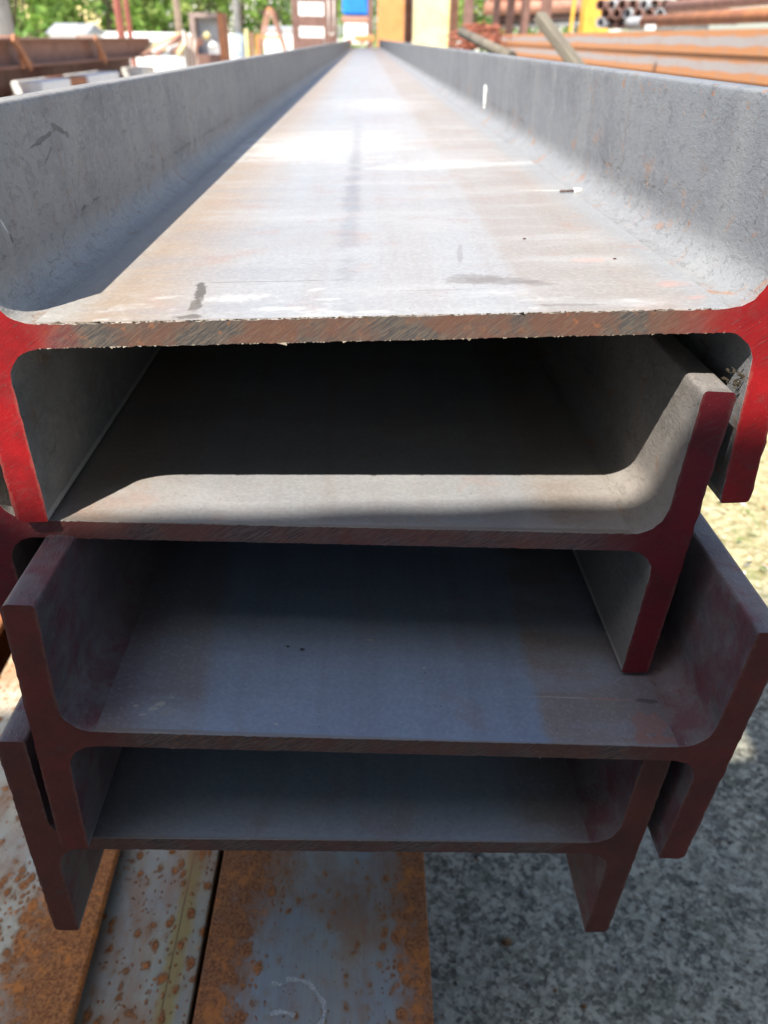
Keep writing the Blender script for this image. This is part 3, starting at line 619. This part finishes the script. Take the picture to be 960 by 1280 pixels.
# racks of pinkish pipes behind the posts
k = 0
for (py, r_, m, x0, x1) in ((8, .14, M_PINK, 606, 770), (-6, .14, M_PINK, 612, 775), (18, .05, M_DARK, 622, 770), (22, .05, M_BROWN, 622, 770), (26, .05, M_DARK, 618, 770), (30, .05, M_GREY, 625, 770)):
    a = at(x0, py+3, 21); b = at(x1, py-3, 20); names = ['upper thick pinkish pipe', 'topmost thick pinkish pipe', 'first thin dark pipe', 'second thin brown pipe', 'third thin dark pipe', 'lowest thin grey pipe']
    o = tube_obj('racked_pipe', a, b, r_, m, None, wall=r_*.12, seg=14); tag(o, names[[8,-6,18,22,26,30].index(py)] + ' lying across the rack behind the brown posts', 'pipe', 'pipes lying across the far rack')
# red-brown scrap pile
bm = bmesh.new(); rnd = random.Random(21)
for _ in range(160):
    c = at(rnd.uniform(574, 622), rnd.uniform(30, 60), 13.5+rnd.uniform(-.3, .6)); a = c+Vector((rnd.uniform(-.25, .25), rnd.uniform(-.2, .2), rnd.uniform(-.05, .05))); add_tube(bm, c, a, rnd.uniform(.008, .02), seg=6)
tag(link_mesh('scrap_pile', bm, plain('scrap_rust', (.36,.12,.07), None, 14)), 'pile of red brown scrap bars beyond the lying log', 'scrap pile', kind='stuff')
bar('rusty_block', at(443, 48, 18.4), at(468, 48, 18.4), .30, .11, M_ORG, 'orange rusty block closing the far end of the top beam', 'steel block')

# --- left side: rack of beams parallel to the stack
gL = 'brown rust beams racked left of the stack'
def lbeam(x, ztop, hgt, y0, y1, m, label):
    return i_beam(label, x-.10, x+.10, y0, y1, ztop, m, m, hgt, 0, .016, name='racked_beam', group=gL)
for i, (x, zt, h_, lab) in enumerate(((-3.30, 1.345, .235, 'topmost brown rust beam on the left rack, tied with orange straps'), (-3.56, 1.09, .26, 'dark rust beam below and behind the strapped beam on the left rack'), (-3.26, .86, .20, 'lower rust beam on the left rack standing under the pale stand-in blocks'), (-3.30, .65, .21, 'third rust beam down on the left rack'), (-3.30, .43, .21, 'fourth rust beam down on the left rack'), (-3.30, .21, .21, 'lowest rust beam on the left rack resting on the ground'))):
    lbeam(x, zt, h_, 5.0, 14.0-.3*i, M_BROWN if i else plain('reddish_brown_rust', (.32,.17,.12), (.25,.13,.09), 5), lab)
for k, Y in enumerate((8.4, 10.9)):
    x0, x1 = -3.41, -3.19; za, zb = 1.10, 1.352
    bm = bmesh.new()
    add_box(bm, x1, x1+.012, Y-.03, Y+.03, za, zb); add_box(bm, x0-.012, x1+.012, Y-.03, Y+.03, zb, zb+.01); add_box(bm, x0-.012, x0, Y-.03, Y+.03, za, zb)
    M_ = Matrix.Translation((x1+.006, Y, (za+zb)/2)) @ Matrix.Rotation(.9, 4, 'X')
    add_box(bm, .01, .03, -.035, .035, -.20, .20, 0, M_)
    tag(link_mesh('tie_strap', bm, M_RUST), ['nearer orange strap tied round the topmost beam of the left rack', 'farther orange strap tied round the topmost beam of the left rack'][k], 'strap', 'orange straps on the racked beam')
for k, (Y, ln, m, lab) in enumerate(((9.0, .42, M_WHITE, 'short white stand-in for sunlit ground'), (9.72, .26, M_RUST, 'rust coloured block'), (10.7, .62, M_WHITE, 'long white stand-in for sunlit ground'), (12.9, .35, M_PALE, 'far pale stand-in for sunlit ground'))):  # white and pale blocks stand in for sunlit ground seen through gaps
    tag(box_obj('gap_fill_block', -3.40, -3.10, Y-ln, Y+ln, .863, .985, [m], None, .01), lab + ' lying on the lower beam of the left rack', 'spacer block', 'spacer blocks in the left rack')
# poles
def pole(px, py, w_, Y, m, label, top=7, lean=0, cat='pole', name='pole'):
    a = at(px, py, Y); r = empty(name, (a.x, Y, 0), label, cat); half = w_*Y/1134/2
    tube_obj('shaft', Vector((0, 0, 0)), Vector((lean, 0, top)), half*1.05, m, r, r2=half*.95, seg=14)
    tube_obj('footing', Vector((0, 0, -.05)), Vector((0, 0, .12)), half*1.9, M_PALE, r, seg=14)
    return r
pole(6, 40, 22, 12, M_CONC, 'thick grey concrete pole at the left edge of the frame', 8)
pole(150, 30, 9, 15.5, M_RED, 'thick red oxide pole, left of a twin pair above the racked beams')
pole(161, 30, 6, 16.5, M_RED, 'thinner dark red pole, right of the twin pair above the racked beams')
pole(222, 20, 8, 24, plain('tan_pole_paint', (.46,.34,.26), None, 4), 'tan pole standing before the trees left of the rusty box frame')
r = pole(297, 30, 8, 19, M_CONC, 'pale grey pole with thicker blue grey foot right of the rusty box frame')
tube_obj('sleeve', Vector((0, 0, .13)), Vector((0, 0, 1.42)), .115, plain('blue_grey_sleeve', (.36,.42,.47), None, 5), r, seg=14)
# rusty open box frame
a = at(240, 62, 15); b = at(278, 16, 15); W = b.x-a.x; z1 = b.z; M_FRM = plain('faded_brown_frame', (.34,.26,.22), (.26,.19,.16), 6); M_PNL = plain('grey_back_panel', (.50,.52,.53), None, 4)
r = empty('box_frame', (a.x, 15, 0), 'rusty open box frame with a grey back panel beyond the left flange', 'steel frame')
box_obj('frame_post', 0, .09, 0, .5, 0, z1, [M_FRM], r, .004); box_obj('frame_post', W-.09, W, 0, .5, 0, z1, [M_RUST], r, .004)
box_obj('top_rail', .09, W-.09, 0, .5, z1-.07, z1-.002, [M_FRM], r); box_obj('back_panel', .09, W-.09, .20, .23, .2, z1-.07, [M_PNL], r); box_obj('sill', .09, W-.09, 0, .198, .9, 1.12, [M_BROWN], r)
for kx_, pr in enumerate(((258, 44), (250, 52), (266, 57))):
    q = at(*pr, 14.7); bm = bmesh.new(); bmesh.ops.create_icosphere(bm, subdivisions=2, radius=.06)
    for v_ in bm.verts: v_.co *= random.uniform(.8, 1.2)
    o = link_mesh('rag_bundle', bm, [M_CRM, M_PINK, M_WHITE][kx_]); o.location = q; tag(o, ['yellowish', 'pink', 'white'][kx_] + ' rag bundle hanging in the rusty box frame', 'rag')
# bundle of tan section ends left of the frame
gT = 'tan steel lengths heaped left of the box frame'; rnd = random.Random(8)
for i in range(8):
    a = at(178+i*6.5+rnd.uniform(-2, 2), 64+rnd.uniform(-3, 6), 13+rnd.uniform(-.4, .4)); b = at(222+i*2.0, 44+rnd.uniform(-5, 10), 14.2)
    bar('steel_length', a, b, .05, .05, [M_PINK, M_CRM, M_PALE][i % 3], '%s tan steel length from the left in heap left of the box frame' % ['first','second','third','fourth','fifth','sixth','seventh','eighth'][i], 'steel bar', gT)
for i in range(6):
    p = at(232+i*1.5, 66, 13.6+.1*i); bar('steel_length', (p.x, p.y, .9), (p.x+.02*i, p.y, at(232, 38, 13.6).z-.03*i), .04, .04, [M_PALE, M_PINK][i % 2], '%s upright tan length from the left, against the box frame' % ORD[i], 'steel bar', 'upright steel lengths by the box frame')
# sun-bleached low wall and slab behind the left flange
box_obj('low_wall', -5.2, -1.55, 17.4, 17.7, 0, 1.02, [M_WHITE]); tag(COL.objects[-1], 'low white wall in full sun behind the box frame', 'wall')
# small white hut with grey roof and long pale roofed shed
def hut(x0, x1, y0, y1, zw, zr, label, name='hut', mw=M_WHITE, mr=M_GREY, cat='hut', over=.25, windows=0):
    r = empty(name, ((x0+x1)/2, y0, 0), label, cat); hw = (x1-x0)/2; d = y1-y0
    box_obj('wall', -hw, hw, 0, d, 0, zw, [mw], r)
    bm = bmesh.new(); o_ = over; ps = [(-hw-o_, -o_, zw+.003), (hw+o_, -o_, zw+.003), (hw+o_, d+o_, zw+.003), (-hw-o_, d+o_, zw+.003), (-hw-o_, d/2, zr), (hw+o_, d/2, zr)]
    vs = [bm.verts.new(p) for p in ps]
    for f in ((0,1,5,4), (2,3,4,5), (1,2,5), (3,0,4), (3,2,1,0)): bm.faces.new([vs[i] for i in f])
    link_mesh('roof', bm, mr, r)
    for i in range(windows):
        cx = -hw + (i+.5)*2*hw/windows; w_ = link_mesh('window', (lambda b: (add_box(b, cx-.5, cx+.5, -.05, .0-.002, zw*.45, zw*.75), b)[1])(bmesh.new()), M_WHITE, r)
        box_obj('pane', cx-.42, cx+.42, -.062, -.052, zw*.45+.08, zw*.75-.08, [M_DARK], w_)
    return r
a = at(64, 57, 22); b = at(104, 40, 22)
hut(a.x, b.x, 22, 23.6, b.z-.05, b.z+.18, 'small white hut with grey roof above the racked beams', over=.08)
a = at(112, 52, 26); b = at(236, 52, 26)
hut(a.x, b.x, 26, 29, at(112, 50, 26).z, at(112, 44, 26).z+.1, 'long low shed with pale roof behind the red poles', 'shed', M_GREY, M_WHITE, 'shed', .2)
a = at(330, 55, 24); b = at(366, 38, 24); hut(a.x, b.x, 24, 26, b.z, b.z+.1, 'white hut behind the orange trestle', over=.05)
a = at(281, 60, 22); b = at(290, 42, 22); box_obj('white_tank', a.x, b.x+.12, 22, 22.6, 0, b.z, [M_WHITE], None, .03); tag(COL.objects[-1], 'white tank left of the pale grey pole', 'tank')
# houses behind trees
hut(-26, -16, 62, 70, 5.5, 7.5, 'cream house half hidden behind the trees at far left', 'house', M_CRM, plain('tile_roof', (.45,.28,.2), None, 4), 'house', .4, 3)
hut(-14, -6, 66, 74, 5.0, 7.0, 'pale grey house behind the trees right of the tan pole', 'house', M_PALE, M_GREY, 'house', .4, 3)
hut(8, 17, 60, 68, 4.5, 6.6, 'pale house behind the brown rack posts', 'house', M_PALE, M_PINK, 'house', .4, 3)
# orange A-frame trestle and thin stakes
r = empty('trestle', (at(338, 50, 18).x, 18, 0), 'orange A shaped steel trestle behind the left flange', 'trestle')
apex = at(338, 12, 18).z
for sx in (-1, 1):
    for dy in (0, .6): bar('leg', (sx*.62, dy, 0), (sx*.04, dy, apex), .045, .045, M_PINK, None, None, None, r)
bar('crossbar', (-.2, 0, apex*.75), (.2, 0, apex*.75), .05, .05, M_ORG, None, None, None, r)
bar('ridge_bar', (0, 0, apex), (0, .6, apex), .07, .07, M_ORG, None, None, None, r)
for i, px in enumerate((309, 315, 321)):
    p = at(px, 58, 16.5); bar('stake', (p.x, p.y, 0), (p.x+.01*i, p.y, at(px, 37+3*i, 16.5).z), .06, .05, [M_CRM, M_PINK, M_ORG][i], ['cream', 'tan', 'orange'][i] + ' stake standing right of the pale grey pole', 'stake', 'three stakes by the grey pole')
# brown portal frame with white panels, rigging slot and blue truck
Y = 15.5; r = empty('portal_frame', (at(395, 40, Y).x, Y, 0), 'brown steel portal frame beyond the far end of the left flange', 'steel frame'); ox = r.location.x
def pr(name, x0, y0, x1, y1, m, dy=0, th=.12):
    a = at(x0, y1, Y+dy); b = at(x1, y0, Y+dy); return box_obj(name, a.x-ox, b.x-ox, dy, dy+th, max(0, a.z), b.z, [m], r, .006)
def prz(name, x0, x1, m, dy=0, th=.14):
    a = at(x0, 30, Y+dy); b = at(x1, 30, Y+dy); return box_obj(name, a.x-ox, b.x-ox, dy, dy+th, 0, 3.6, [m], r, .006)
prz('frame_post', 405, 421, M_BROWN); prz('frame_post', 365, 373, M_BROWN)
pr('crossbeam', 373.3, 20, 404.7, 33, M_BROWN, .01); pr('top_beam', 373.3, -30, 404.7, 2, M_BROWN, .01)
pr('foot_beam', 373.3, 47, 404.7, 60, M_BROWN, .01)
# white container seen through the frame
a = at(366, 60, 19); b = at(408, -5, 19); box_obj('container', a.x, b.x, 19, 21.5, 0, b.z, [M_WHITE], None, .03); tag(COL.objects[-1], 'white container seen through the brown portal frame', 'container')
# chain link hanging on the right post of the frame
bm = bmesh.new(); c = at(414, 20, 15.3); hgt = .22; prev = None; pts = []
for i in range(16):
    a = 2*PI*i/16; pts.append(Vector((math.cos(a)*.045, 0, math.sin(a)*.045 + (hgt if math.sin(a) >= 0 else -hgt)*1.0)))
for i in range(16): add_tube(bm, pts[i], pts[(i+1) % 16], .012, seg=6)
o = link_mesh('chain_link', bm, M_PALE); o.location = c; tag(o, 'long pale chain link hanging on the brown portal frame post', 'chain link')
# blue truck
Y = 26; a = at(428, 20, Y); b = at(462, -14, Y); ox = a.x; wT = b.x-a.x; tr = empty('truck', (a.x, Y, 0), 'white truck with bright blue tarpaulin parked beyond the beams', 'truck')
z20 = at(440, 20, Y).z; z28 = at(440, 28, Y).z; z45 = at(440, 46, Y).z
box_obj('tarpaulin', 0, wT, 0, 5, z20, b.z, [M_BLUE], tr, .08); box_obj('side_board', -.02, wT+.02, -.02, 5, z28, z20-.004, [M_PINK], tr, .02)
box_obj('chassis', .05, wT-.05, .0, 5, z45, z28-.004, [M_WHITE], tr, .02); box_obj('bumper', 0, wT, -.14, -.03, z45-.18, z45-.03, [M_WHITE], tr, .02)
for sx in (.18, wT-.18):
    for dy in (.9, 4.0):
        wl = tube_obj('wheel', Vector((sx-.13, dy, .5)), Vector((sx+.13, dy, .5)), .5, M_DARK, tr, seg=24); tube_obj('rim', Vector((sx-.14, dy, .5)), Vector((sx+.14, dy, .5)), .26, M_GREY, wl, seg=16)
for sx in (.12, wT-.28): box_obj('tail_light', sx, sx+.16, -.155, -.142, z45-.15, z45-.06, [M_RED], tr)
column('steel_post', 460, 466, 19, M_BROWN, 'slim dark post right of the blue truck', 'post', pyref=20)

# ------------------------------------------------------------------ trees
LEAF = []
for c in ((.13,.24,.045), (.22,.34,.07), (.085,.16,.04), (.30,.37,.11)):
    t = NT('foliage', rough=.6, spec=.3); t.b.inputs['Subsurface Weight'].default_value = 0
    tr_ = t.n('ShaderNodeBsdfTranslucent'); tr_.inputs[0].default_value = (c[0]*1.3, c[1]*1.3, c[2], 1); mx = t.n('ShaderNodeMixShader'); mx.inputs[0].default_value = .35
    t.b.inputs['Base Color'].default_value = (*c, 1); t.t.links.new(t.b.outputs[0], mx.inputs[1]); t.t.links.new(tr_.outputs[0], mx.inputs[2]); t.t.links.new(mx.outputs[0], t.t.nodes['Material Output'].inputs[0]); LEAF.append(t.m)
M_BARK = plain('bark', (.16,.12,.08), None, 20, .9)
def tree(px, Y, hgt, rad, seed, label, low=.12, leaves=2600):
    rnd = random.Random(seed); x = at(px, 40, Y).x; r = empty('leafy_tree', (x, Y, 0), label, 'tree', 'trees beyond the yard')
    bm = bmesh.new(); add_tube(bm, (0, 0, 0), (rnd.uniform(-.2, .2), 0, hgt*.55), .16, .07, 8)
    cl = []
    for i in range(26):
        a = rnd.uniform(0, 2*PI); rr = rad*rnd.uniform(.15, .95)**.6; zc_ = hgt*rnd.uniform(low, 1.0); sh = math.sin(PI*min(1, max(.1, (zc_/hgt-low)/(1.05-low))))**.5
        c = Vector((math.cos(a)*rr*sh, math.sin(a)*rr*sh, zc_)); cl.append((c, rnd.uniform(.35, .75)*rad*.55, rnd.randrange(4)))
        if i < 9: add_tube(bm, (0, 0, hgt*rnd.uniform(.15, .5)), c, .05, .015, 6)
    link_mesh('trunk', bm, M_BARK, r); bm = bmesh.new()
    for _ in range(leaves):
        c, cr, mi = rnd.choice(cl); d = Vector((rnd.gauss(0, 1), rnd.gauss(0, 1), rnd.gauss(0, 1))).normalized()*cr*rnd.random()**.4; p = c+d; s = rnd.uniform(.06, .15)
        u_ = Vector((rnd.gauss(0, 1), rnd.gauss(0, 1), rnd.gauss(0, .6))).normalized(); v_ = u_.cross(Vector((rnd.gauss(0, 1), rnd.gauss(0, 1), rnd.gauss(0, 1)))).normalized()
        f = bm.faces.new([bm.verts.new(q) for q in (p-u_*s, p-v_*s*.6, p+u_*s, p+v_*s*.6)]); f.material_index = mi if rnd.random() < .7 else rnd.randrange(4)
    link_mesh('crown', bm, LEAF, r)
TL = ((18, 27, 5.4, 2.1, 'bushy tree right behind the thick concrete pole'), (-30, 30, 6.0, 2.4, 'bushy tree at the extreme left edge'), (52, 31, 5.0, 1.9, 'low bushy tree above the white hut'), (100, 34, 3.6, 1.8, 'low pale shrub tree behind the white hut'), (136, 30, 5.2, 2.0, 'dense tree behind the twin red poles'), (180, 31, 5.6, 2.2, 'dense tree between the red poles and the tan pole'),
      (208, 36, 3.6, 2.0, 'yellowish low tree left of the tan pole'), (258, 34, 6.2, 2.4, 'tall tree above the rusty box frame'), (300, 32, 5.2, 1.9, 'dark tree behind the pale grey pole'), (330, 37, 5.6, 2.2, 'tree behind the orange trestle'), (368, 40, 4.2, 2.0, 'small tree left of the brown portal frame'), (410, 44, 5.6, 2.2, 'tree behind the brown portal frame'),
      (460, 52, 5.0, 2.2, 'far tree behind the blue truck'), (592, 30, 6.2, 2.1, 'bright tree between the cream column and the rack posts'), (640, 44, 4.6, 2.2, 'far tree behind the brown rack posts'), (720, 46, 5.6, 2.4, 'far tree behind the yellow column'))
for k, (px, Y, hg, rd, lab) in enumerate(TL): tree(px, Y, hg, rd, 100+k, lab)

# ------------------------------------------------------------------ unseen roof and wall added behind the camera to throw the near shade
r = empty('added_shade_roof', (0, -.85, 0), 'added unseen corrugated roof and wall behind the viewer, shading the near ends', 'shed')
def corr(x0, x1, ya, yb, y1, z, name):
    bm = bmesh.new(); n_ = max(2, int((x1-x0)/.038)); pv = None
    for i in range(n_+1):
        f = i/n_; x = x0+(x1-x0)*f; zz_ = z + (.006 if i % 4 in (1, 2) else 0); q = (bm.verts.new((x, ya+(yb-ya)*f, zz_)), bm.verts.new((x, y1, zz_)))
        if pv: bm.faces.new((pv[0], q[0], q[1], pv[1]))
        pv = q
    bmesh.ops.solidify(bm, geom=bm.faces[:], thickness=.002)
    return link_mesh(name, bm, M_GREY, r)
corr(-6.0, -1.40, .04, .02, -4.2, 3.600, 'shade_sheet'); corr(-1.48, -.57, -.062, .010, -4.2, 3.612, 'shade_sheet'); corr(-.655, 4.5, .43, .43, -4.2, 3.624, 'shade_sheet')  # added sheets, front edges stepped to shape the shade on the beam ends
for x in (-5.8, -2.4, 1.0, 4.2):
    for y in (-.55, -4.0): box_obj('shade_roof_post', x-.06, x+.06, y-.06, y+.06, 0, 3.5, [M_GREY], r)
for y in (-.55, -4.0): box_obj('shade_roof_purlin', -5.9, 4.4, y-.05, y+.05, 3.502, 3.590, [M_GREY], r)
box_obj('added_shade_wall', -5.9, 4.4, -.38, -.34, 0, 2.05, [M_GREY], r)  # unseen wall added to keep low light out of the beam recesses
